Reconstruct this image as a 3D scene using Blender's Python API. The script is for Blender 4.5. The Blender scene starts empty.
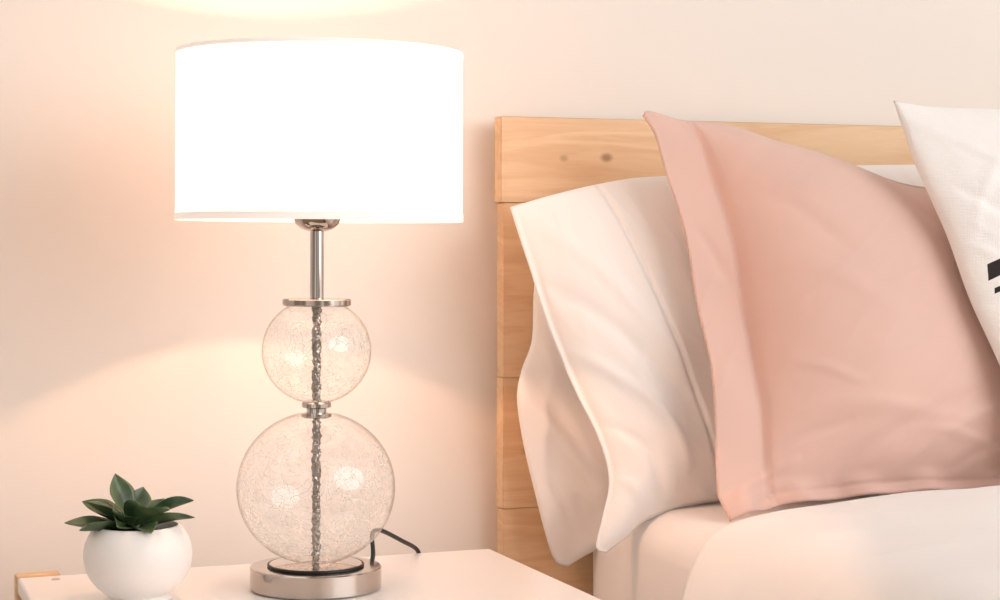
import bpy, bmesh, math, random
from mathutils import Vector, noise
random.seed(7)
scene=bpy.context.scene
try:
    scene.view_settings.view_transform='Standard'
    scene.view_settings.look='None'
except Exception: pass
LINK=bpy.context.collection.objects.link

# ------------------------------------------------------------ helpers
def mesh_obj(name,verts,faces,mat=None,smooth=True,loc=(0,0,0),parent=None):
    me=bpy.data.meshes.new(name); me.from_pydata([tuple(v) for v in verts],[],faces); me.update()
    if smooth:
        for p in me.polygons: p.use_smooth=True
    o=bpy.data.objects.new(name,me); LINK(o); o.location=loc
    if mat: me.materials.append(mat)
    if parent: o.parent=parent
    return o
def fix_normals(o):
    bm=bmesh.new(); bm.from_mesh(o.data); bmesh.ops.recalc_face_normals(bm,faces=bm.faces); bm.to_mesh(o.data); bm.free()
def lathe(name,prof,mat,loc=(0,0,0),parent=None,n=96,closed=False,smooth=True,fn=None,sharp=32):
    V=[];F=[]
    m=len(prof)
    for r,z in prof:
        for i in range(n):
            a=2*math.pi*i/n
            rr=r if fn is None else r+fn(a,z)
            V.append((rr*math.cos(a),rr*math.sin(a),z))
    for j in range(m if closed else m-1):
        k=(j+1)%m
        for i in range(n):
            F.append((j*n+i,j*n+(i+1)%n,k*n+(i+1)%n,k*n+i))
    o=mesh_obj(name,V,F,mat,smooth,loc,parent)
    bm=bmesh.new(); bm.from_mesh(o.data)
    bmesh.ops.remove_doubles(bm,verts=bm.verts,dist=1e-5)
    bmesh.ops.recalc_face_normals(bm,faces=bm.faces)
    if sharp and fn is None:
        for e in bm.edges:
            if len(e.link_faces)==2 and e.calc_face_angle(0)>math.radians(sharp): e.smooth=False
    bm.to_mesh(o.data); bm.free()
    return o
def box(name,x0,x1,y0,y1,z0,z1,mat,bev=.003,parent=None,origin=None,seg=3):
    bm=bmesh.new(); bmesh.ops.create_cube(bm,size=1)
    c=Vector(((x0+x1)/2,(y0+y1)/2,(z0+z1)/2))
    for v in bm.verts: v.co=Vector((v.co.x*(x1-x0),v.co.y*(y1-y0),v.co.z*(z1-z0)))
    if bev>0: bmesh.ops.bevel(bm,geom=list(bm.edges),offset=bev,segments=seg,profile=.5,affect='EDGES')
    me=bpy.data.meshes.new(name); bm.to_mesh(me); bm.free()
    if bev>0:
        for p in me.polygons: p.use_smooth=True
    o=bpy.data.objects.new(name,me); LINK(o); me.materials.append(mat)
    if parent is not None:
        o.parent=parent; o.location=c-parent.location
    else: o.location=c
    if bev>0:
        m=o.modifiers.new("wn",'WEIGHTED_NORMAL')
    return o
def empty(name,loc):
    e=bpy.data.objects.new(name,None); LINK(e); e.location=loc; e.empty_display_size=.1; return e
def tube(name,pts,r,mat,parent=None,res=6):
    cu=bpy.data.curves.new(name,'CURVE'); cu.dimensions='3D'; cu.bevel_depth=r; cu.bevel_resolution=res; cu.resolution_u=16; cu.use_fill_caps=True
    sp=cu.splines.new('NURBS'); sp.points.add(len(pts)-1)
    for p,q in zip(sp.points,pts): p.co=(*q,1)
    sp.use_endpoint_u=True; sp.order_u=4
    tmp=bpy.data.objects.new("tmp",cu); LINK(tmp)
    dg=bpy.context.evaluated_depsgraph_get()
    me=bpy.data.meshes.new_from_object(tmp.evaluated_get(dg)); me.name=name
    bpy.data.objects.remove(tmp)
    o=bpy.data.objects.new(name,me); LINK(o); me.materials.clear(); me.materials.append(mat)
    for p in me.polygons: p.use_smooth=True
    if parent: o.parent=parent
    return o

# ------------------------------------------------------------ materials
def mat_base(name):
    m=bpy.data.materials.new(name); m.use_nodes=True
    nt=m.node_tree; b=nt.nodes['Principled BSDF']; return m,nt,b
def P(name,col,rough=.5,metal=0,bump=0,bscale=100,var=0,vscale=3,coat=0,sheen=0,aniso=None):
    m,nt,b=mat_base(name)
    b.inputs['Base Color'].default_value=(*col,1); b.inputs['Roughness'].default_value=rough; b.inputs['Metallic'].default_value=metal
    if coat: b.inputs['Coat Weight'].default_value=coat
    if sheen:
        b.inputs['Sheen Weight'].default_value=sheen; b.inputs['Sheen Roughness'].default_value=.5
    tc=nt.nodes.new('ShaderNodeTexCoord')
    mp=nt.nodes.new('ShaderNodeMapping'); nt.links.new(tc.outputs['Object'],mp.inputs[0])
    if aniso: mp.inputs['Scale'].default_value=aniso
    if bump:
        n=nt.nodes.new('ShaderNodeTexNoise'); n.inputs['Scale'].default_value=bscale; n.inputs['Detail'].default_value=4
        nt.links.new(mp.outputs[0],n.inputs['Vector'])
        bp=nt.nodes.new('ShaderNodeBump'); bp.inputs['Strength'].default_value=bump; bp.inputs['Distance'].default_value=.002
        nt.links.new(n.outputs['Fac'],bp.inputs['Height']); nt.links.new(bp.outputs[0],b.inputs['Normal'])
    if var:
        n=nt.nodes.new('ShaderNodeTexNoise'); n.inputs['Scale'].default_value=vscale
        nt.links.new(mp.outputs[0],n.inputs['Vector'])
        mx=nt.nodes.new('ShaderNodeMixRGB'); mx.inputs[1].default_value=(*col,1); mx.inputs[2].default_value=(*[c*(1-var) for c in col],1)
        nt.links.new(n.outputs['Fac'],mx.inputs[0]); nt.links.new(mx.outputs[0],b.inputs['Base Color'])
    return m
M_wall=P("painted_plaster",(.85,.785,.725),.9,bump=.02,bscale=180,var=.01,vscale=1)
M_floor=P("floor_wood",(.42,.28,.17),.45,bump=.05,bscale=8,var=.35,vscale=4,aniso=(1,12,1))
M_table=P("white_lacquer",(.90,.86,.83),.3,var=.02,vscale=4)
M_nickel=P("brushed_nickel",(.50,.45,.41),.11,1,bump=.02,bscale=60,aniso=(1,1,30))
M_chrome=P("polished_chrome",(.60,.55,.51),.05,1,var=.1,vscale=20)
M_rod=P("dark_twisted_metal",(.36,.32,.29),.2,1,var=.2,vscale=60)
M_black=P("black_rubber",(.012,.011,.011),.45,var=.2,vscale=30)
M_ceramic=P("white_satin_ceramic",(.88,.84,.81),.42,var=.03,vscale=20)
M_soil=P("soil",(.06,.04,.025),.9,bump=1,bscale=150,var=.5,vscale=90)
M_sheet=P("white_cotton_sheet",(.89,.845,.82),.85,bump=.08,bscale=600,var=.03,vscale=6,sheen=.1)
M_pillow=P("white_percale",(.90,.845,.81),.85,bump=.08,bscale=700,var=.03,vscale=5,sheen=.1)
M_duvet=P("white_duvet_cotton",(.92,.90,.89),.85,bump=.08,bscale=600,var=.02,vscale=5,sheen=.1)
M_pink=P("blush_pink_cotton",(.73,.485,.41),.85,bump=.12,bscale=700,var=.05,vscale=7,sheen=.2)
M_cap=P("screw_cap",(.62,.55,.48),.5,var=.1,vscale=50)

def wood(name,knots=()):
    m,nt,b=mat_base(name); N=nt.nodes; L=nt.links
    tc=N.new('ShaderNodeTexCoord'); mp=N.new('ShaderNodeMapping'); mp.inputs['Scale'].default_value=(.8,6,9)
    L.new(tc.outputs['Object'],mp.inputs[0])
    n1=N.new('ShaderNodeTexNoise'); n1.inputs['Scale'].default_value=2.2; n1.inputs['Detail'].default_value=3; n1.inputs['Distortion'].default_value=1.2
    L.new(mp.outputs[0],n1.inputs['Vector'])
    mul=N.new('ShaderNodeMath'); mul.operation='MULTIPLY'; mul.inputs[1].default_value=26; L.new(n1.outputs['Fac'],mul.inputs[0])
    sn=N.new('ShaderNodeMath'); sn.operation='SINE'; L.new(mul.outputs[0],sn.inputs[0])
    mr=N.new('ShaderNodeMapRange'); mr.inputs[1].default_value=-1; mr.inputs[2].default_value=1; L.new(sn.outputs[0],mr.inputs[0])
    n2=N.new('ShaderNodeTexNoise'); n2.inputs['Scale'].default_value=40; n2.inputs['Detail'].default_value=4; L.new(mp.outputs[0],n2.inputs['Vector'])
    cr=N.new('ShaderNodeValToRGB'); cr.color_ramp.elements[0].color=(.69,.43,.235,1); cr.color_ramp.elements[1].color=(.81,.575,.355,1)
    ad=N.new('ShaderNodeMath'); ad.operation='ADD'; ad.use_clamp=True
    m2=N.new('ShaderNodeMath'); m2.operation='MULTIPLY'; m2.inputs[1].default_value=.6; L.new(mr.outputs[0],m2.inputs[0])
    m3=N.new('ShaderNodeMath'); m3.operation='MULTIPLY'; m3.inputs[1].default_value=.6; L.new(n2.outputs['Fac'],m3.inputs[0])
    L.new(m2.outputs[0],ad.inputs[0]); L.new(m3.outputs[0],ad.inputs[1]); L.new(ad.outputs[0],cr.inputs[0])
    last=cr.outputs[0]
    for (x,y,z,r,s) in knots:
        sub=N.new('ShaderNodeVectorMath'); sub.operation='SUBTRACT'; sub.inputs[1].default_value=(x,y,z); L.new(tc.outputs['Object'],sub.inputs[0])
        sc=N.new('ShaderNodeVectorMath'); sc.operation='MULTIPLY'; sc.inputs[1].default_value=(.7,.1,1); L.new(sub.outputs[0],sc.inputs[0])
        ln=N.new('ShaderNodeVectorMath'); ln.operation='LENGTH'; L.new(sc.outputs[0],ln.inputs[0])
        k=N.new('ShaderNodeMapRange'); k.inputs[1].default_value=r*1.3; k.inputs[2].default_value=r*.5; k.inputs[3].default_value=0; k.inputs[4].default_value=s; L.new(ln.outputs['Value'],k.inputs[0])
        mx=N.new('ShaderNodeMixRGB'); mx.inputs[2].default_value=(.30,.13,.055,1); L.new(k.outputs[0],mx.inputs[0]); L.new(last,mx.inputs[1]); last=mx.outputs[0]
    L.new(last,b.inputs['Base Color']); b.inputs['Roughness'].default_value=.5
    bp=N.new('ShaderNodeBump'); bp.inputs['Strength'].default_value=.08; bp.inputs['Distance'].default_value=.002; L.new(n2.outputs['Fac'],bp.inputs['Height']); L.new(bp.outputs[0],b.inputs['Normal'])
    return m

def glass():
    m=bpy.data.materials.new("crackle_glass"); m.use_nodes=True; nt=m.node_tree; N=nt.nodes; L=nt.links
    N.clear(); out=N.new('ShaderNodeOutputMaterial')
    def mt(op,a,bv=None,c=None):
        n=N.new('ShaderNodeMath'); n.operation=op
        for i_,v in enumerate((a,bv,c)):
            if v is None: continue
            if isinstance(v,(int,float)): n.inputs[i_].default_value=v
            else: L.new(v,n.inputs[i_])
        return n.outputs[0]
    tc=N.new('ShaderNodeTexCoord')
    nz=N.new('ShaderNodeTexNoise'); nz.inputs['Scale'].default_value=26; nz.inputs['Detail'].default_value=2; L.new(tc.outputs['Object'],nz.inputs['Vector'])
    mixv=N.new('ShaderNodeVectorMath'); mixv.operation='MULTIPLY_ADD'; mixv.inputs[1].default_value=(.04,.04,.04)
    L.new(nz.outputs['Color'],mixv.inputs[0]); L.new(tc.outputs['Object'],mixv.inputs[2])
    v=N.new('ShaderNodeTexVoronoi'); v.feature='DISTANCE_TO_EDGE'; v.inputs['Scale'].default_value=76; L.new(mixv.outputs[0],v.inputs['Vector'])
    r=N.new('ShaderNodeMapRange'); r.inputs[1].default_value=0; r.inputs[2].default_value=.045; r.inputs[3].default_value=1; r.inputs[4].default_value=0; L.new(v.outputs['Distance'],r.inputs[0])
    n2=N.new('ShaderNodeTexNoise'); n2.inputs['Scale'].default_value=22; n2.inputs['Detail'].default_value=2; L.new(tc.outputs['Object'],n2.inputs['Vector'])
    sx=N.new('ShaderNodeSeparateXYZ'); L.new(tc.outputs['Object'],sx.inputs[0])
    biased=mt('MULTIPLY_ADD',sx.outputs['Z'],-1.6,n2.outputs['Fac'])
    ms=N.new('ShaderNodeMapRange'); ms.inputs[1].default_value=.36; ms.inputs[2].default_value=.62; ms.inputs[3].default_value=.15; L.new(biased,ms.inputs[0])
    cm=mt('MULTIPLY',r.outputs[0],ms.outputs[0])
    bp=N.new('ShaderNodeBump'); bp.inputs['Strength'].default_value=.25; bp.inputs['Distance'].default_value=.001; L.new(cm,bp.inputs['Height'])
    lw=N.new('ShaderNodeLayerWeight'); lw.inputs['Blend'].default_value=.5
    cr=N.new('ShaderNodeValToRGB'); cr.color_ramp.elements[0].color=(.99,.987,.983,1); cr.color_ramp.elements[1].color=(.52,.46,.41,1)
    cr.color_ramp.elements[0].position=.70; cr.color_ramp.elements[1].position=1.0
    L.new(lw.outputs['Facing'],cr.inputs[0])
    tr=N.new('ShaderNodeBsdfTransparent'); L.new(cr.outputs[0],tr.inputs[0])
    gl=N.new('ShaderNodeBsdfGlossy'); gl.inputs['Roughness'].default_value=.07; gl.inputs['Color'].default_value=(1,1,1,1); L.new(bp.outputs[0],gl.inputs['Normal'])
    # Schlick reflectance, the same from either side of the thin wall
    fr=mt('MULTIPLY_ADD',mt('POWER',lw.outputs['Facing'],5.0),.5,.065)
    mx=N.new('ShaderNodeMixShader'); L.new(fr,mx.inputs[0]); L.new(tr.outputs[0],mx.inputs[1]); L.new(gl.outputs[0],mx.inputs[2])
    df=N.new('ShaderNodeBsdfDiffuse'); df.inputs[0].default_value=(.95,.92,.89,1)
    tl=N.new('ShaderNodeBsdfTranslucent'); tl.inputs[0].default_value=(.98,.95,.92,1)
    m4=N.new('ShaderNodeMixShader'); m4.inputs[0].default_value=.5; L.new(df.outputs[0],m4.inputs[1]); L.new(tl.outputs[0],m4.inputs[2])
    m5=mt('MULTIPLY_ADD',cm,.5,.03)
    mz=N.new('ShaderNodeMixShader'); L.new(m5,mz.inputs[0]); L.new(mx.outputs[0],mz.inputs[1]); L.new(m4.outputs[0],mz.inputs[2])
    L.new(mz.outputs[0],out.inputs[0]); return m
def shade_mat(name,tcol,dcol,fac,emit,ecol=(1,.93,.84)):
    m=bpy.data.materials.new(name); m.use_nodes=True; nt=m.node_tree; N=nt.nodes; L=nt.links; N.clear()
    out=N.new('ShaderNodeOutputMaterial')
    tc=N.new('ShaderNodeTexCoord'); nz=N.new('ShaderNodeTexNoise'); nz.inputs['Scale'].default_value=300; L.new(tc.outputs['Object'],nz.inputs['Vector'])
    bp=N.new('ShaderNodeBump'); bp.inputs['Strength'].default_value=.1; bp.inputs['Distance'].default_value=.001; L.new(nz.outputs['Fac'],bp.inputs['Height'])
    t=N.new('ShaderNodeBsdfTranslucent'); t.inputs[0].default_value=(*tcol,1)
    d=N.new('ShaderNodeBsdfDiffuse'); d.inputs[0].default_value=(*dcol,1)
    L.new(bp.outputs[0],t.inputs['Normal']); L.new(bp.outputs[0],d.inputs['Normal'])
    mx=N.new('ShaderNodeMixShader'); mx.inputs[0].default_value=fac; L.new(d.outputs[0],mx.inputs[1]); L.new(t.outputs[0],mx.inputs[2])
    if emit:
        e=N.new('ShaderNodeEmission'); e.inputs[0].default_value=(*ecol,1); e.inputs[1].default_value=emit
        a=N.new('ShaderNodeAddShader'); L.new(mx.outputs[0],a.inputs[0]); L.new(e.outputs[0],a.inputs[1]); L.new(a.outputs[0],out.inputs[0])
    else: L.new(mx.outputs[0],out.inputs[0])
    return m
M_glass=glass()
M_shade=shade_mat("lamp_shade_fabric",(.97,.92,.86),(.9,.88,.86),.66,.22)  # slight emission added to the fabric, on top of bulb light, for even white
M_hem=shade_mat("shade_hem_tape",(.92,.88,.85),(.93,.88,.84),.04,.30,(1,.88,.80))  # tape given its own emission so the trim bands look lit
m_bulb=bpy.data.materials.new("bulb_glow"); m_bulb.use_nodes=True
nt=m_bulb.node_tree; nt.nodes.clear(); o_=nt.nodes.new('ShaderNodeOutputMaterial'); e_=nt.nodes.new('ShaderNodeEmission')
e_.inputs[0].default_value=(1,.53,.315,1); e_.inputs[1].default_value=1850; nt.links.new(e_.outputs[0],o_.inputs[0])

# ------------------------------------------------------------ room
def struct(o): o["kind"]="structure"
w=box("wall_back",-2.5,4,0,.1,0,2.6,M_wall,0); struct(w)
f=box("floor",-2.5,4,-4.5,.1,-.05,0,M_floor,0); struct(f)
bb=box("baseboard_back",-2.5,4,-.012,0,0,.09,M_table,.002); struct(bb)

# ------------------------------------------------------------ nightstand
X0,X1,YB,YF,ZT=.249,.901,-.19,-.66,.5
ns=empty("nightstand",((X0+X1)/2,(YB+YF)/2,0))
ns["label"]="white lacquered nightstand with pale pine frame beside the bed"; ns["category"]="nightstand"
M_pine=wood("pine_wood")
box("tabletop",X0,X1,YF,YB,ZT-.022,ZT,M_table,.004,ns)
box("side_panel",X0+.01,X0+.028,YF+.02,YB-.01,.12,ZT-.022,M_table,.002,ns)
box("side_panel",X1-.028,X1-.01,YF+.02,YB-.01,.12,ZT-.022,M_table,.002,ns)
box("back_panel",X0+.028,X1-.028,YB-.025,YB-.012,.12,ZT-.022,M_table,.001,ns)
box("shelf",X0+.028,X1-.028,YF+.02,YB-.026,.12,.14,M_table,.002,ns)
dr=box("drawer",X0+.03,X1-.03,YF,YF+.02,.30,ZT-.026,M_table,.003,ns)
k=lathe("knob",[(0,0),(.012,0),(.015,.008),(.010,.016),(.006,.02),(.006,.03),(0,.03)],M_nickel,n=32)
k.parent=dr; k.rotation_euler=(math.radians(-90),0,0); k.location=(0,-.0385,0)
for lx in (X0+.03,X1-.03):
    for ly in (YF+.04,YB-.03):
        box("leg",lx-.018,lx+.018,ly-.018,ly+.018,0,.12,M_pine,.003,ns)
box("back_rail",X0-.002,X0+.055,YB+.001,YB+.022,.02,ZT+.003,M_pine,.003,ns)
cp=lathe("screw_cap",[(0,.0012),(.0045,.0012),(.006,0)],M_cap,n=24,parent=ns); cp.location=Vector((X0+.045,YB-.03,ZT))-ns.location

# ------------------------------------------------------------ lamp
LX,LY=.592,-.396
lamp=empty("table_lamp",(LX,LY,ZT+.0007)); lamp.rotation_euler=(0,math.radians(.42),0)
lamp["label"]="lit table lamp, crackled glass globes, chrome stem, white drum shade"; lamp["category"]="lamp"
z0=.0003
lathe("base",[(0,z0),(.081,z0),(.0822,z0+.0015),(.0822,.0265),(.0808,.0280),(0,.0280)],M_nickel,parent=lamp,n=128)
lathe("base_plate",[(0,.0281),(.0580,.0281),(.0580,.0312),(.0568,.0318),(0,.0318)],M_chrome,parent=lamp)
lathe("base_gasket",[(.0582,.0281),(.0600,.0281),(.0605,.0288),(.0605,.0306),(.0598,.0314),(.0582,.0314)],M_black,parent=lamp,closed=True)
def globe(cz,r,sz,zlo,zhi):
    prof=[]
    n=48
    a0=math.asin(max(-1,(zlo-cz)/(r*sz))); a1=math.asin(min(1,(zhi-cz)/(r*sz)))
    for i in range(n+1):
        a=a0+(a1-a0)*i/n; prof.append((r*math.cos(a),r*sz*math.sin(a)))
    g=lathe("glass_globe",prof,M_glass,parent=lamp,n=96,loc=(0,0,cz)); g["label"]="clear crackled glass globe"
    return g
globe(.1260,.0990,.965,.0325,.218)
globe(.2975,.0683,.965,.234,.3585)
lathe("collar",[(.006,.214),(.017,.214),(.019,.2155),(.019,.2195),(.0125,.2210),(.0125,.2255),(.0185,.2275),(.0185,.232),(.0165,.2345),(.006,.2345)],M_chrome,parent=lamp)
lathe("cap",[(.006,.354),(.0415,.354),(.0428,.3555),(.0428,.3615),(.0418,.3630),(.006,.3630)],M_nickel,parent=lamp)
def crinkle(a,z):
    return .0034*noise.noise(Vector((math.cos(a)*1.4,math.sin(a)*1.4,z*170)))+.0014*noise.noise(Vector((math.cos(a)*3,math.sin(a)*3,z*450)))
prof=[(.0046,.033+i*(.322/300)) for i in range(301)]
lathe("inner_stem",prof,M_rod,parent=lamp,n=24,fn=crinkle)
lathe("pole",[(0,.3632),(.0085,.3632),(.0085,.452),(0,.452)],M_chrome,parent=lamp,n=48)
lathe("socket_cup",[(0,.447),(.012,.447),(.020,.450),(.027,.456),(.030,.464),(.030,.470),(.024,.472),(.018,.474),(.018,.536),(0,.536)],M_chrome,parent=lamp,n=64)
lathe("bulb_neck",[(0,.5365),(.011,.5365),(.011,.566),(.0095,.579),(.0085,.588),(0,.588)],M_ceramic,parent=lamp,n=24)
bz=.596
bulb=lathe("bulb",[(.012*math.cos(math.radians(a)),bz+.012*math.sin(math.radians(a))) for a in (-44,-30,-15,0,15,30,45,60,75,90)],m_bulb,parent=lamp,n=20,sharp=0)
# unseen chrome disc added above the bulb to dim the glow above the shade
lathe("glow_blocker",[(0,bz+.0125),(.012,bz+.0127),(.024,bz+.0135),(.026,bz+.015),(.022,bz+.019),(.012,bz+.022),(0,bz+.023)],M_chrome,parent=lamp,n=48)
ZB,ZS=.4610,.6680
SO=.0035
sh=lathe("lamp_shade",[(.1780,ZB),(.1775,(ZB+ZS)/2),(.177,ZS)],M_shade,parent=lamp,n=128,loc=(SO,0,0))
sh["label"]="white fabric drum shade lit from within plus added glow"
t1=lathe("hem",[(.1781,ZB-.001),(.1790,ZB-.001),(.1790,ZB+.008),(.1781,ZB+.008)],M_hem,n=128,closed=True); t1.parent=sh
t2=lathe("hem",[(.1771,ZS-.004),(.1779,ZS-.004),(.1779,ZS+.001),(.1771,ZS+.001)],M_hem,n=128,closed=True); t2.parent=sh
for i in range(3):
    a=math.radians(100+120*i)
    s_=tube("shade_spoke",[(.02*math.cos(a),.02*math.sin(a),.50),(.09*math.cos(a),.09*math.sin(a),.50),(SO+.1765*math.cos(a),.1765*math.sin(a),ZB+.004)],.0014,M_chrome,parent=lamp)
cord=tube("power_cord",[(.066,.050,.012),(.080,.062,.008),(.093,.066,.010),(.098,.074,.030),(.098,.090,.050),(.112,.108,.054),(.140,.138,.040),(.175,.175,.020),(.200,.203,.008),(.212,.224,-.010),(.214,.232,-.10),(.214,.236,-.30),(.214,.30,-.47),(.214,.34,-.48)],.0030,M_black,parent=lamp)
cord["label"]="black power cord"

# ------------------------------------------------------------ plant
PX,PY=.370,-.398
pl=empty("potted_succulent",(PX,PY,ZT)); pl["label"]="dark green pointed succulent in round white ceramic pot"; pl["category"]="potted plant"
R_=.0650
prof=[(0,.0006),(.034,.0006),(.040,.003)]
for i in range(1,25):
    a=math.radians(-62+i*(62+38)/24); prof.append((R_*math.cos(a),.056+R_*.88*math.sin(a)))
rt,zt=prof[-1]
prof+=[(rt-.001,zt+.001),(rt-.003,zt+.001),(rt-.004,zt-.002),(rt-.003,zt-.02),(0,zt-.022)]
lathe("pot",prof,M_ceramic,parent=pl,sharp=60)
lathe("soil",[(0,zt-.006),(rt*.5,zt-.007),(rt-.0055,zt-.010),(rt-.0055,zt-.017),(0,zt-.017)],M_soil,parent=pl,n=48)
m,nt,b=mat_base("succulent_leaf"); M_leaf=m
tc=nt.nodes.new('ShaderNodeTexCoord'); nz=nt.nodes.new('ShaderNodeTexNoise'); nz.inputs['Scale'].default_value=35; nt.links.new(tc.outputs['Object'],nz.inputs['Vector'])
at=nt.nodes.new('ShaderNodeAttribute'); at.attribute_name="edge"
cr=nt.nodes.new('ShaderNodeValToRGB'); cr.color_ramp.elements[0].color=(.018,.048,.020,1); cr.color_ramp.elements[1].color=(.10,.155,.068,1)
cr.color_ramp.elements[0].position=.35;cr.color_ramp.elements[1].position=.70
nt.links.new(nz.outputs['Fac'],cr.inputs[0])
mx=nt.nodes.new('ShaderNodeMixRGB'); mx.inputs[2].default_value=(.22,.29,.15,1); nt.links.new(at.outputs['Fac'],mx.inputs[0]); nt.links.new(cr.outputs[0],mx.inputs[1])
nt.links.new(mx.outputs[0],b.inputs['Base Color']); b.inputs['Roughness'].default_value=.34
V=[];F=[];E=[]
def leaf(az,el,L,W,curl,base_r=.004,z_b=0):
    nb=len(V); n=14; mseg=9
    d=Vector((math.cos(az),math.sin(az),0)); side=Vector((-math.sin(az),math.cos(az),0))
    p=d*base_r+Vector((0,0,z_b)); ang=el; tw=random.uniform(-.9,.9)
    for i in range(n+1):
        u=i/n
        wv=W*(.45+.55*math.sin(min(1,u/.55)*math.pi/2)) if u<.55 else W*(1-((u-.55)/.45)**1.6)
        wv=max(wv,.0004)
        nor=-d*math.sin(ang)+Vector((0,0,math.cos(ang)))
        dirv=d*math.cos(ang)+Vector((0,0,math.sin(ang)))
        sd=side*math.cos(tw*u)+nor*math.sin(tw*u); nr=nor*math.cos(tw*u)-side*math.sin(tw*u)
        th=.0045*(1-u)**.6*(W/.012)+.0004
        for j in range(mseg):
            q=j/(mseg-1)*2-1
            V.append(p+sd*wv*q+nr*(abs(q)**1.4*wv*.38)); E.append(abs(q)**3*.5+(.4 if u>.93 else 0))
        for j in range(mseg):
            q=1-j/(mseg-1)*2
            V.append(p+sd*wv*q*.98+nr*(abs(q)**1.4*wv*.38-th*(1-q*q)-.0003)); E.append(0)
        p=p+dirv*(L/n); ang+=curl/n
    R2=mseg*2
    for i in range(n):
        for j in range(R2):
            F.append((nb+i*R2+j,nb+i*R2+(j+1)%R2,nb+(i+1)*R2+(j+1)%R2,nb+(i+1)*R2+j))
    F.append(tuple(nb+j for j in range(R2))[::-1]); F.append(tuple(nb+n*R2+j for j in range(R2)))
LV=[(192,.12,.076,.0170,.0),(168,.46,.066,.0165,-.1),(222,.20,.068,.0178,-.3),(262,.28,.052,.0175,-.25),
    (300,.20,.062,.0178,-.35),(350,.36,.075,.0168,-.42),(18,.58,.074,.0160,-.5),(58,.45,.058,.0165,.0),(112,.55,.058,.0165,.05),
    (205,.62,.058,.0168,-.2),(255,.56,.054,.0170,-.2),(290,.80,.044,.0160,-.2),(325,.60,.062,.0165,-.5),(75,.95,.044,.0150,.05),(148,1.06,.058,.0160,.22)]
for (az,el,L_,W_,cu) in LV:
    leaf(math.radians(az-20),el,L_,W_,cu,.005,.004+.012*el)
plant=mesh_obj("succulent",V,F,M_leaf,True,(-.006,.0,zt-.008),pl)
a_=plant.data.attributes.new("edge",'FLOAT','POINT'); a_.data.foreach_set("value",E)
fix_normals(plant)

# ------------------------------------------------------------ bed
BX0,BX1=.967,2.75
bed=empty("bed",((BX0+BX1)/2,-1.1,0)); bed["label"]="pale pine bed frame with horizontal plank headboard"; bed["category"]="bed"
hc=Vector(((BX0+BX1)/2,-.04,.7))
M_hb=wood("pine_headboard",knots=[(1.068-hc.x,-.0,1.060-hc.z,.0052,.45),(1.138-hc.x,0,1.062-hc.z,.007,.75),(1.60-hc.x,0,1.02-hc.z,.006,.7),(1.01-hc.x,0,.62-hc.z,.007,.4)])
bmh=bmesh.new()
def addbox(bm,x0,x1,y0,y1,z0,z1,bev):
    r=bmesh.ops.create_cube(bm,size=1); vs=r['verts']
    for v in vs: v.co=Vector(((x0+x1)/2+v.co.x*(x1-x0),(y0+y1)/2+v.co.y*(y1-y0),(z0+z1)/2+v.co.z*(z1-z0)))-hc
    es=list({e for v in vs for e in v.link_edges}); bmesh.ops.bevel(bm,geom=es,offset=bev,segments=2,affect='EDGES')
zs=[1.121,.9925,.731,.534,.36,.2]
for i in range(len(zs)-1):
    off=[0,.004,.003,.004,.004][i]
    addbox(bmh,BX0+off,BX1-off,-.058-(.0006 if i==0 else 0),-.030,zs[i+1]+.0001,zs[i]-.0001,.0009)
for xx in (BX0+.03,1.85,BX1-.09):
    addbox(bmh,xx,xx+.06,-.029,-.006,0,1.09,.002)
me=bpy.data.meshes.new("headboard"); bmh.to_mesh(me); bmh.free()
hb=bpy.data.objects.new("headboard",me); LINK(hb); me.materials.append(M_hb); hb.parent=bed; hb.location=hc-bed.location
hb.modifiers.new("wn",'WEIGHTED_NORMAL')
for p in me.polygons: p.use_smooth=True
box("side_rail",1.10,1.125,-2.10,-.06,.16,.27,M_pine,.003,bed)
box("side_rail",2.62,2.645,-2.10,-.06,.16,.27,M_pine,.003,bed)
box("footboard",1.08,2.665,-2.13,-2.10,.10,.40,M_pine,.004,bed)
box("slat_base",1.126,2.619,-2.09,-.062,.22,.245,M_pine,.003,bed)
for lx in (1.13,2.58):
    box("leg",lx,lx+.05,-2.09,-2.04,0,.219,M_pine,.003,bed)
    box("leg",lx,lx+.05,-.16,-.11,0,.219,M_pine,.003,bed)

def rounded_slab(name,x0,x1,y0,y1,z0,z1,r,mat,amp=.003):
    bm=bmesh.new(); bmesh.ops.create_cube(bm,size=1)
    c=Vector(((x0+x1)/2,(y0+y1)/2,z0)); 
    for v in bm.verts: v.co=Vector((v.co.x*(x1-x0),v.co.y*(y1-y0),(v.co.z+.5)*(z1-z0)))
    bmesh.ops.bevel(bm,geom=list(bm.edges),offset=r,segments=8,profile=.5,affect='EDGES')
    bmesh.ops.subdivide_edges(bm,edges=[e for e in bm.edges if e.calc_length()>.3],cuts=40,use_grid_fill=True)
    for v in bm.verts:
        w_=v.co+c; v.co+=v.normal*amp*(noise.noise(w_*9)+.3*noise.noise(Vector((w_.x*5,w_.y*14,w_.z*20))))
    me=bpy.data.meshes.new(name); bm.to_mesh(me); bm.free()
    for p in me.polygons: p.use_smooth=True
    o=bpy.data.objects.new(name,me); LINK(o); me.materials.append(mat); o.location=c; return o
mt=rounded_slab("mattress",1.092,2.62,-2.08,-.068,.247,.556,.060,M_sheet)
mt["label"]="mattress in white fitted sheet on the pine bed"; mt["category"]="mattress"

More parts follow.
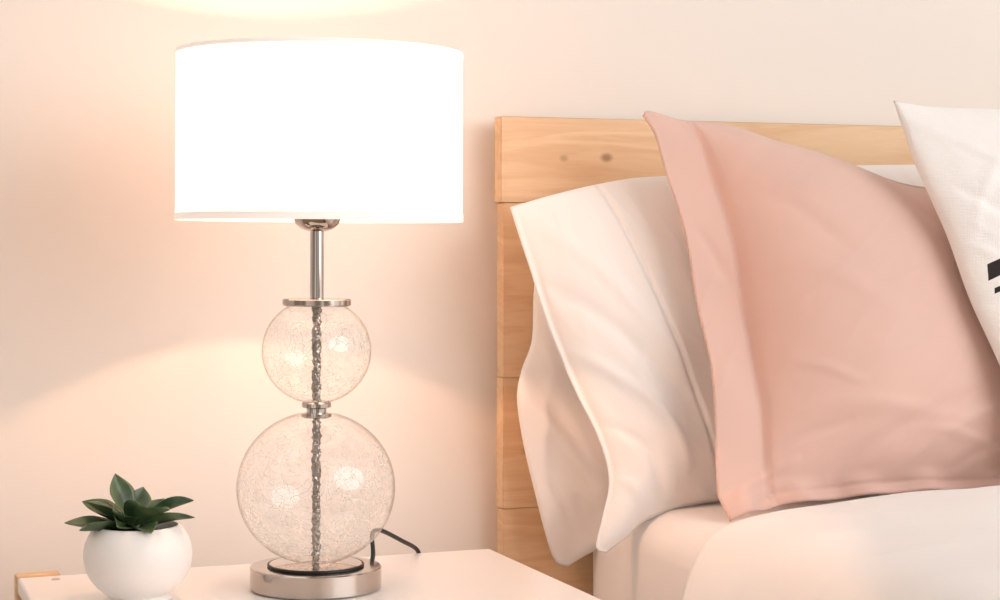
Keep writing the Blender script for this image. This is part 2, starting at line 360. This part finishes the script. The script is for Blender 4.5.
# ------------------------------------------------------------ cushions
def cat(pts,n=400):
    pts=[Vector(p) for p in pts]
    if len(pts)==2: out=[pts[0].lerp(pts[1],i/n) for i in range(n+1)]
    else:
        Q=[pts[0]*2-pts[1]]+pts+[pts[-1]*2-pts[-2]]; out=[]
        per=max(8,n//(len(pts)-1))
        for i in range(1,len(Q)-2):
            a,b_,c_,d_=Q[i-1:i+3]
            for k_ in range(per):
                t=k_/per
                out.append(.5*((2*b_)+(c_-a)*t+(2*a-5*b_+4*c_-d_)*t*t+(3*b_-a-3*c_+d_)*t**3))
        out.append(pts[-1])
    L=[0]
    for i in range(1,len(out)): L.append(L[-1]+(out[i]-out[i-1]).length)
    return out,L
def samp(c,u):
    out,L=c; t=u*L[-1]
    lo,hi=0,len(L)-1
    while hi-lo>1:
        m_=(lo+hi)//2
        if L[m_]<=t: lo=m_
        else: hi=m_
    d=L[hi]-L[lo]; return out[lo].lerp(out[hi],(t-L[lo])/d if d>0 else 0)
def sm(x): x=max(0,min(1,x)); return x*x*(3-2*x)
def prof(x,fl,fr,p,q):
    if x<=fl or x>=1-fr: return 0
    y=(x-fl)/(1-fl-fr); y=abs(2*y-1); return (1-y**p)**q
def cushion(name,left,right,bottom,top,k,y0,zref,T,Tb,fl=(0,0,0,0),mat=None,creases=(),seed=0,amp=.004,thin=.003,wave=.004,nu=200,nv=160,hem=None,pq=(2.6,.62),ear=None,wr=None,curl=0):
    # sides listed bottom->top / left->right in world x,z on the leaning plane y=y0+k(z-zref)
    cl,cr_,cb,ct=cat(left),cat(right),cat(bottom),cat(top)
    ang=math.atan(k); nor=Vector((0,-math.cos(ang),math.sin(ang)))
    BL,BR,TL,TR=Vector(left[0]),Vector(right[0]),Vector(left[-1]),Vector(right[-1])
    org=Vector(((BL.x+BR.x)/2,y0,min(BL.y,BR.y)))
    V=[];F=[]
    idx=[{},{}]
    SL=[samp(cl,j/nv) for j in range(nv+1)]; SR=[samp(cr_,j/nv) for j in range(nv+1)]
    SB=[samp(cb,i/nu) for i in range(nu+1)]; ST=[samp(ct,i/nu) for i in range(nu+1)]
    for side in (0,1):
        for j in range(nv+1):
            t=j/nv
            for i in range(nu+1):
                s=i/nu
                edge=i in(0,nu) or j in(0,nv)
                if side and edge: idx[1][(i,j)]=idx[0][(i,j)]; continue
                q=(SL[j]*(1-s)+SR[j]*s)+(SB[i]*(1-t)+ST[i]*t)-(BL*(1-s)*(1-t)+BR*s*(1-t)+TL*(1-s)*t+TR*s*t)
                b0=Vector((q.x,y0+k*(q.y-zref),q.y))
                h=prof(s,fl[0],fl[1],*pq)*prof(t,fl[2],fl[3],*pq)
                w_=wave*noise.noise(Vector((q.x*7+seed,q.y*7,seed*1.7)))*(1-h)
                if ear:
                    dd=math.hypot(s*1.2,(1-t)); w_+=ear*sm(1-dd/.16)
                if curl:
                    # the bottom hem creases and kicks forward over the bedding
                    w_+=curl*sm(1-t/.07)*(.8+.5*math.sin(s*34+2*noise.noise(Vector((s*9,0,seed)))))
                e_=thin*(0 if edge else 1)
                if side==0:
                    nn=amp*(noise.noise(Vector((q.x*5+seed,q.y*6,seed)))*1.2+.5*noise.noise(Vector((q.x*14,q.y*11+seed,seed))))*min(1,h*2+.25)
                    if wr:
                        dx,dz,fa,fb,wa=wr
                        a1=(q.x*dx+q.y*dz)*fa; b1=(-q.x*dz+q.y*dx)*fb
                        rn=noise.noise(Vector((a1+seed,b1,seed*.7+.6*noise.noise(Vector((q.x*6,q.y*6,seed))))))
                        nn+=wa*(.35-abs(rn))*2*min(1,h*3)*(0.4+noise.noise(Vector((q.x*3,q.y*3,seed+9))))
                        rn2=noise.noise(Vector((a1*2.2+seed+5,b1*2.4,seed)))
                        nn+=wa*.35*(.3-abs(rn2))*2*min(1,h*3)
                    for (s0,t0,s1,t1,wd,am) in creases:
                        ax=Vector((s1-s0,t1-t0)); l=ax.length; r_=Vector((s-s0,t-t0)); u=r_.dot(ax)/(l*l)
                        if -.1<u<1.1:
                            d2=(r_.x*ax.y-r_.y*ax.x)/l
                            nn+=am*math.exp(-((d2+.01*math.sin(u*5))/wd)**2)*math.sin(math.pi*max(0,min(1,u)))**.7
                    if hem:
                        (hx0,hz0,hx1,hz1,hb_)=hem
                        uu=(hz0-q.y)/(hz0-hz1); xl=hx0+(hx1-hx0)*uu+hb_*math.sin(math.pi*min(1,max(0,uu)))
                        d3=q.x-xl
                        if abs(d3)<.015: nn-=.0042*math.exp(-(d3/.0030)**2)
                        if d3<0: nn-=.0018
                    if fl[0]>.1 and abs(s-fl[0])<.012: nn-=.002
                    pos=b0+nor*(T*h+e_+nn*(0 if edge else 1)+w_)
                else:
                    pos=b0-nor*(Tb*h+e_-w_)
                idx[side][(i,j)]=len(V); V.append(pos-org)
    for side in (0,1):
        D=idx[side]
        for j in range(nv):
            for i in range(nu):
                q=(D[(i,j)],D[(i+1,j)],D[(i+1,j+1)],D[(i,j+1)])
                F.append(q if side==0 else q[::-1])
    o=mesh_obj(name,V,F,mat,True,org); return o

# front white pillow
A_left=[(1.040,.500),(1.026,.509),(1.038,.545),(1.054,.598),(1.044,.655),(1.019,.715),(.998,.775),(.980,.835),(.963,.905),(.945,.984)]
A_bot=[(1.040,.500),(1.072,.518),(1.112,.541),(1.217,.560),(1.355,.562),(1.60,.558)]
A_top=[(.945,.984),(1.025,1.005),(1.123,1.025),(1.197,1.032),(1.359,1.043),(1.517,1.052),(1.69,1.056)]
A_right=[(1.60,.558),(1.66,.70),(1.69,.90),(1.69,1.056)]
pa=cushion("pillow",A_left,A_right,A_bot,A_top,.271,-.27,.55,.068,.030,(.012,0,0,0),M_pillow,
  creases=[(.02,.97,.26,.40,.018,.004),(.0,.80,.26,.25,.018,-.005),(.0,.60,.24,.12,.014,.005),(.0,.38,.2,.05,.012,-.004),(.0,.22,.16,.02,.010,.003)],seed=1.3,amp=.003,
  hem=(1.080,1.02,1.225,.56,.0),pq=(2.6,.68),nu=300,nv=200,wr=(.45,-.89,4,16,.0045),wave=.006)
pa["label"]="white cotton pillow with stitched hem leaning on headboard"; pa["category"]="pillow"
B_left=[(1.044,.455),(1.024,.465),(1.008,.510),(.993,.575),(.977,.650),(.970,.705),(.978,.745),(.996,.790),(1.000,.86),(1.01,.93)]
pb=cushion("pillow",B_left,[(1.62,.50),(1.66,.7),(1.64,.95)],[(1.044,.455),(1.08,.472),(1.15,.500),(1.30,.515),(1.62,.50)],[(1.01,.93),(1.2,.955),(1.64,.95)],.06,-.128,.5,.030,.028,(0,0,0,0),M_pillow,
  creases=[(.0,.66,.16,.2,.016,-.005),(.0,.55,.2,.1,.016,.005),(.0,.35,.10,.05,.012,-.003),(.02,.15,.06,.6,.016,.004)],seed=4.1,amp=.003,pq=(3.2,.64),wr=(.45,-.89,4,16,.0045),nu=240,nv=180,wave=.006)
pb["label"]="white cotton pillow resting upright against the pine headboard"; pb["category"]="pillow"
# pink sham
P_left=[(1.158,.552),(1.154,.598),(1.163,.689),(1.166,.797),(1.161,.908),(1.148,1.007),(1.130,1.075),(1.108,1.108)]
P_top=[(1.108,1.108),(1.122,1.116),(1.189,1.106),(1.269,1.101),(1.364,1.078),(1.460,1.047),(1.549,1.018),(1.640,1.01)]
P_bot=[(1.158,.552),(1.190,.562),(1.217,.564),(1.250,.571),(1.281,.572),(1.377,.577),(1.491,.578),(1.72,.575)]
P_right=[(1.72,.575),(1.69,.701),(1.67,.847),(1.640,1.01)]
pk=cushion("pink_cushion",P_left,P_right,P_bot,P_top,.302,-.40,.57,.098,.033,(.145,.03,.030,.012),M_pink,
  creases=[(.17,.62,.55,.45,.03,.003),(.2,.22,.7,.20,.025,.005),(.3,.05,.75,.3,.02,-.005),(.45,.03,.95,.35,.02,.005),(.6,.03,.98,.22,.016,-.005),(.17,.8,.45,.6,.03,-.003),(.02,.3,.13,.45,.02,.004),(.02,.7,.13,.55,.02,-.004),(.01,.5,.13,.62,.015,.003),(.55,.9,.95,.7,.04,-.003),(.5,.16,.9,.1,.016,.004),(.17,.34,.4,.28,.014,.003),(.17,.12,.35,.2,.014,-.004),(.02,.02,.22,.12,.014,.005),(.06,.0,.20,.05,.010,-.005)],
  seed=8.2,amp=.004,wave=.020,pq=(2.5,.72),ear=.018,wr=(.8,.6,4,14,.004),curl=.020,nu=240,nv=200)
pk["label"]="blush pink square cushion with flanged edge on the bed"; pk["category"]="cushion"
# printed cushion
m,nt,b=mat_base("white_linen_print"); M_print=m; N=nt.nodes; L=nt.links
tc=N.new('ShaderNodeTexCoord'); sx=N.new('ShaderNodeSeparateXYZ'); L.new(tc.outputs['Object'],sx.inputs[0])
def mth(op,a,bv=None,clamp=False):
    n=N.new('ShaderNodeMath'); n.operation=op; n.use_clamp=clamp
    for i_,v in enumerate((a,bv)):
        if v is None: continue
        if isinstance(v,(int,float)): n.inputs[i_].default_value=v
        else: L.new(v,n.inputs[i_])
    return n.outputs[0]
qx,qz=(1.598+2.108)/2,.596
u=mth('ADD',sx.outputs['X'],qx-1.541); wz=mth('ADD',sx.outputs['Z'],qz-.876)
wr_=mth('SUBTRACT',wz,mth('MULTIPLY',u,.55))
def inside(v,a,c): return mth('MULTIPLY',mth('GREATER_THAN',v,a),mth('LESS_THAN',v,c))
s1=mth('MULTIPLY',inside(wr_,-.012,.011),inside(u,.000,.36))
s2=mth('MULTIPLY',inside(wr_,-.034,-.026),inside(u,.007,.36))
s3=mth('MULTIPLY',inside(wr_,-.085,-.060),inside(u,.034,.34))
msk=mth('ADD',mth('ADD',s1,s2),s3,True)
mx=N.new('ShaderNodeMixRGB'); mx.inputs[1].default_value=(.91,.87,.84,1); mx.inputs[2].default_value=(.025,.02,.02,1); L.new(msk,mx.inputs[0]); L.new(mx.outputs[0],b.inputs['Base Color'])
b.inputs['Roughness'].default_value=.9
def weave(sc):
    mp=N.new('ShaderNodeMapping'); mp.inputs['Scale'].default_value=sc; L.new(tc.outputs['Object'],mp.inputs[0])
    nz=N.new('ShaderNodeTexNoise'); nz.inputs['Scale'].default_value=1; nz.inputs['Detail'].default_value=3; L.new(mp.outputs[0],nz.inputs['Vector']); return nz.outputs['Fac']
hh=mth('ADD',weave((60,60,620)),weave((620,620,60)))
bp=N.new('ShaderNodeBump'); bp.inputs['Strength'].default_value=.5; bp.inputs['Distance'].default_value=.002; L.new(hh,bp.inputs['Height']); L.new(bp.outputs[0],b.inputs['Normal'])
Q_left=[(1.598,.617),(1.564,.748),(1.526,.859),(1.504,.951),(1.477,1.036),(1.467,1.086),(1.456,1.137)]
Q_top=[(1.456,1.137),(1.509,1.130),(1.568,1.127),(1.654,1.124),(1.901,1.103),(2.084,1.075)]
pq_=cushion("printed_cushion",Q_left,[(2.108,.612),(2.085,.83),(2.084,1.075)],[(1.598,.617),(1.75,.617),(1.95,.614),(2.108,.612)],Q_top,.302,-.525,.57,.075,.04,(.0,.0,.0,.0),M_print,
  creases=[(.0,.95,.3,.7,.016,.004),(.0,.78,.25,.55,.016,-.004),(.03,.6,.2,.9,.014,.003),(.0,.6,.2,.45,.012,.003),(.0,.45,.2,.3,.016,-.004)],seed=12.5,amp=.004,wave=.008,pq=(2.6,.6),wr=(.7,-.7,6,20,.0035))
pq_["label"]="white linen cushion with black printed stripes on the bed"; pq_["category"]="cushion"

# ------------------------------------------------------------ duvet
cp_,cl_=cat([(1.036,.30),(1.046,.40),(1.060,.46),(1.080,.512),(1.115,.556),(1.18,.579),(1.30,.592),(1.5,.597),(1.9,.598),(2.5,.594),(2.60,.57),(2.655,.48),(2.67,.32)])
V=[];F=[]; nu,nv=260,220
tmpc=(cp_,cl_)
top=[];bot=[]
for j in range(nv+1):
    t=j/nv
    for i in range(nu+1):
        s=i/nu
        p=samp(tmpc,s)
        hang=sm((.59-p.y)/.12)
        yh=-.455-.03*sm((p.x-1.1)/.3)+.012*noise.noise(Vector((p.x*4,2.2,0)))
        y=yh+(-2.12-yh)*t
        q=samp(tmpc,min(1,s+.004)); r_=samp(tmpc,max(0,s-.004)); tg=(q-r_).normalized(); nx,nz_=-tg.y,tg.x
        lip=sm((yh-y)/.03)
        puff=.012*math.exp(-((y+.85)/.28)**2)*sm((p.x-1.15)/.2)
        nn=.005*noise.noise(Vector((p.x*4,y*4,p.y*4)))+.003*noise.noise(Vector((p.x*9,y*7+3,p.y*5)))
        rn=noise.noise(Vector((p.x*5+y*6,p.x*2-y*1.5,4.4)))
        nn+=.007*(.3-abs(rn))
        # stitched seam line a little way in from the head edge
        nn-=.0030*math.exp(-(((yh-y)-.035)/.004)**2)
        nn+=.004*hang*math.sin(y*20+2*noise.noise(Vector((y*3,0,0))))
        off=(nn+puff+.001)-(1-lip)*.010
        top.append(Vector((p.x+nx*off,y,p.y+nz_*off)))
        ob=off-.004-.014*lip
        bot.append(Vector((p.x+nx*ob,y-(.002 if j==0 else 0),p.y+nz_*ob)))
cx=Vector((1.86,-1.27,.3))
V=[v-cx for v in top]+[v-cx for v in bot]; n0=len(top); W=nu+1
for j in range(nv):
    for i in range(nu):
        a=j*W+i; F.append((a,a+W,a+W+1,a+1)); F.append((n0+a,n0+a+1,n0+a+W+1,n0+a+W))
for i in range(nu):
    F.append((i,i+1,n0+i+1,n0+i)); a=nv*W+i; F.append((a,n0+a,n0+a+1,a+1))
for j in range(nv):
    a=j*W; F.append((a,n0+a,n0+a+W,a+W)); a=j*W+nu; F.append((a,a+W,n0+a+W,n0+a))
dv=mesh_obj("duvet",V,F,M_duvet,True,cx); fix_normals(dv)
dv["label"]="puffy white duvet draped over the mattress edge"; dv["category"]="duvet"

# ------------------------------------------------------------ light
wd=bpy.data.worlds.new("room_ambient"); scene.world=wd; wd.use_nodes=True
nt=wd.node_tree; N=nt.nodes; L=nt.links; bg=N['Background']
tc=N.new('ShaderNodeTexCoord'); nz=N.new('ShaderNodeTexNoise'); nz.inputs['Scale'].default_value=1.7; nz.inputs['Detail'].default_value=1; L.new(tc.outputs['Generated'],nz.inputs['Vector'])
cr=N.new('ShaderNodeValToRGB'); cr.color_ramp.elements[0].position=.44; cr.color_ramp.elements[1].position=.54
cr.color_ramp.elements[0].color=(.32,.275,.24,1); cr.color_ramp.elements[1].color=(1.40,1.28,1.18,1)
L.new(nz.outputs['Fac'],cr.inputs[0]); L.new(cr.outputs[0],bg.inputs[0]); bg.inputs[1].default_value=1.0
al=bpy.data.lights.new("daylight_fill",'AREA'); al.shape='ELLIPSE'; al.size=4.2; al.size_y=2.8; al.energy=96; al.color=(.93,.97,1.0)  # added off-frame area light for soft daylight fill, no window modelled
ao=bpy.data.objects.new("daylight_fill",al); LINK(ao); ao.location=(3.4,-4.0,2.1)
ao.rotation_euler=(Vector((1.8,-.2,.8))-ao.location).to_track_quat('-Z','Y').to_euler()

cam=bpy.data.cameras.new("camera"); cam.lens=66.6; cam.sensor_width=36
co=bpy.data.objects.new("camera",cam); LINK(co)
co.location=(0,-2.64,.937); co.rotation_euler=(math.radians(90-1.86),0,math.radians(-20.5))
scene.camera=co
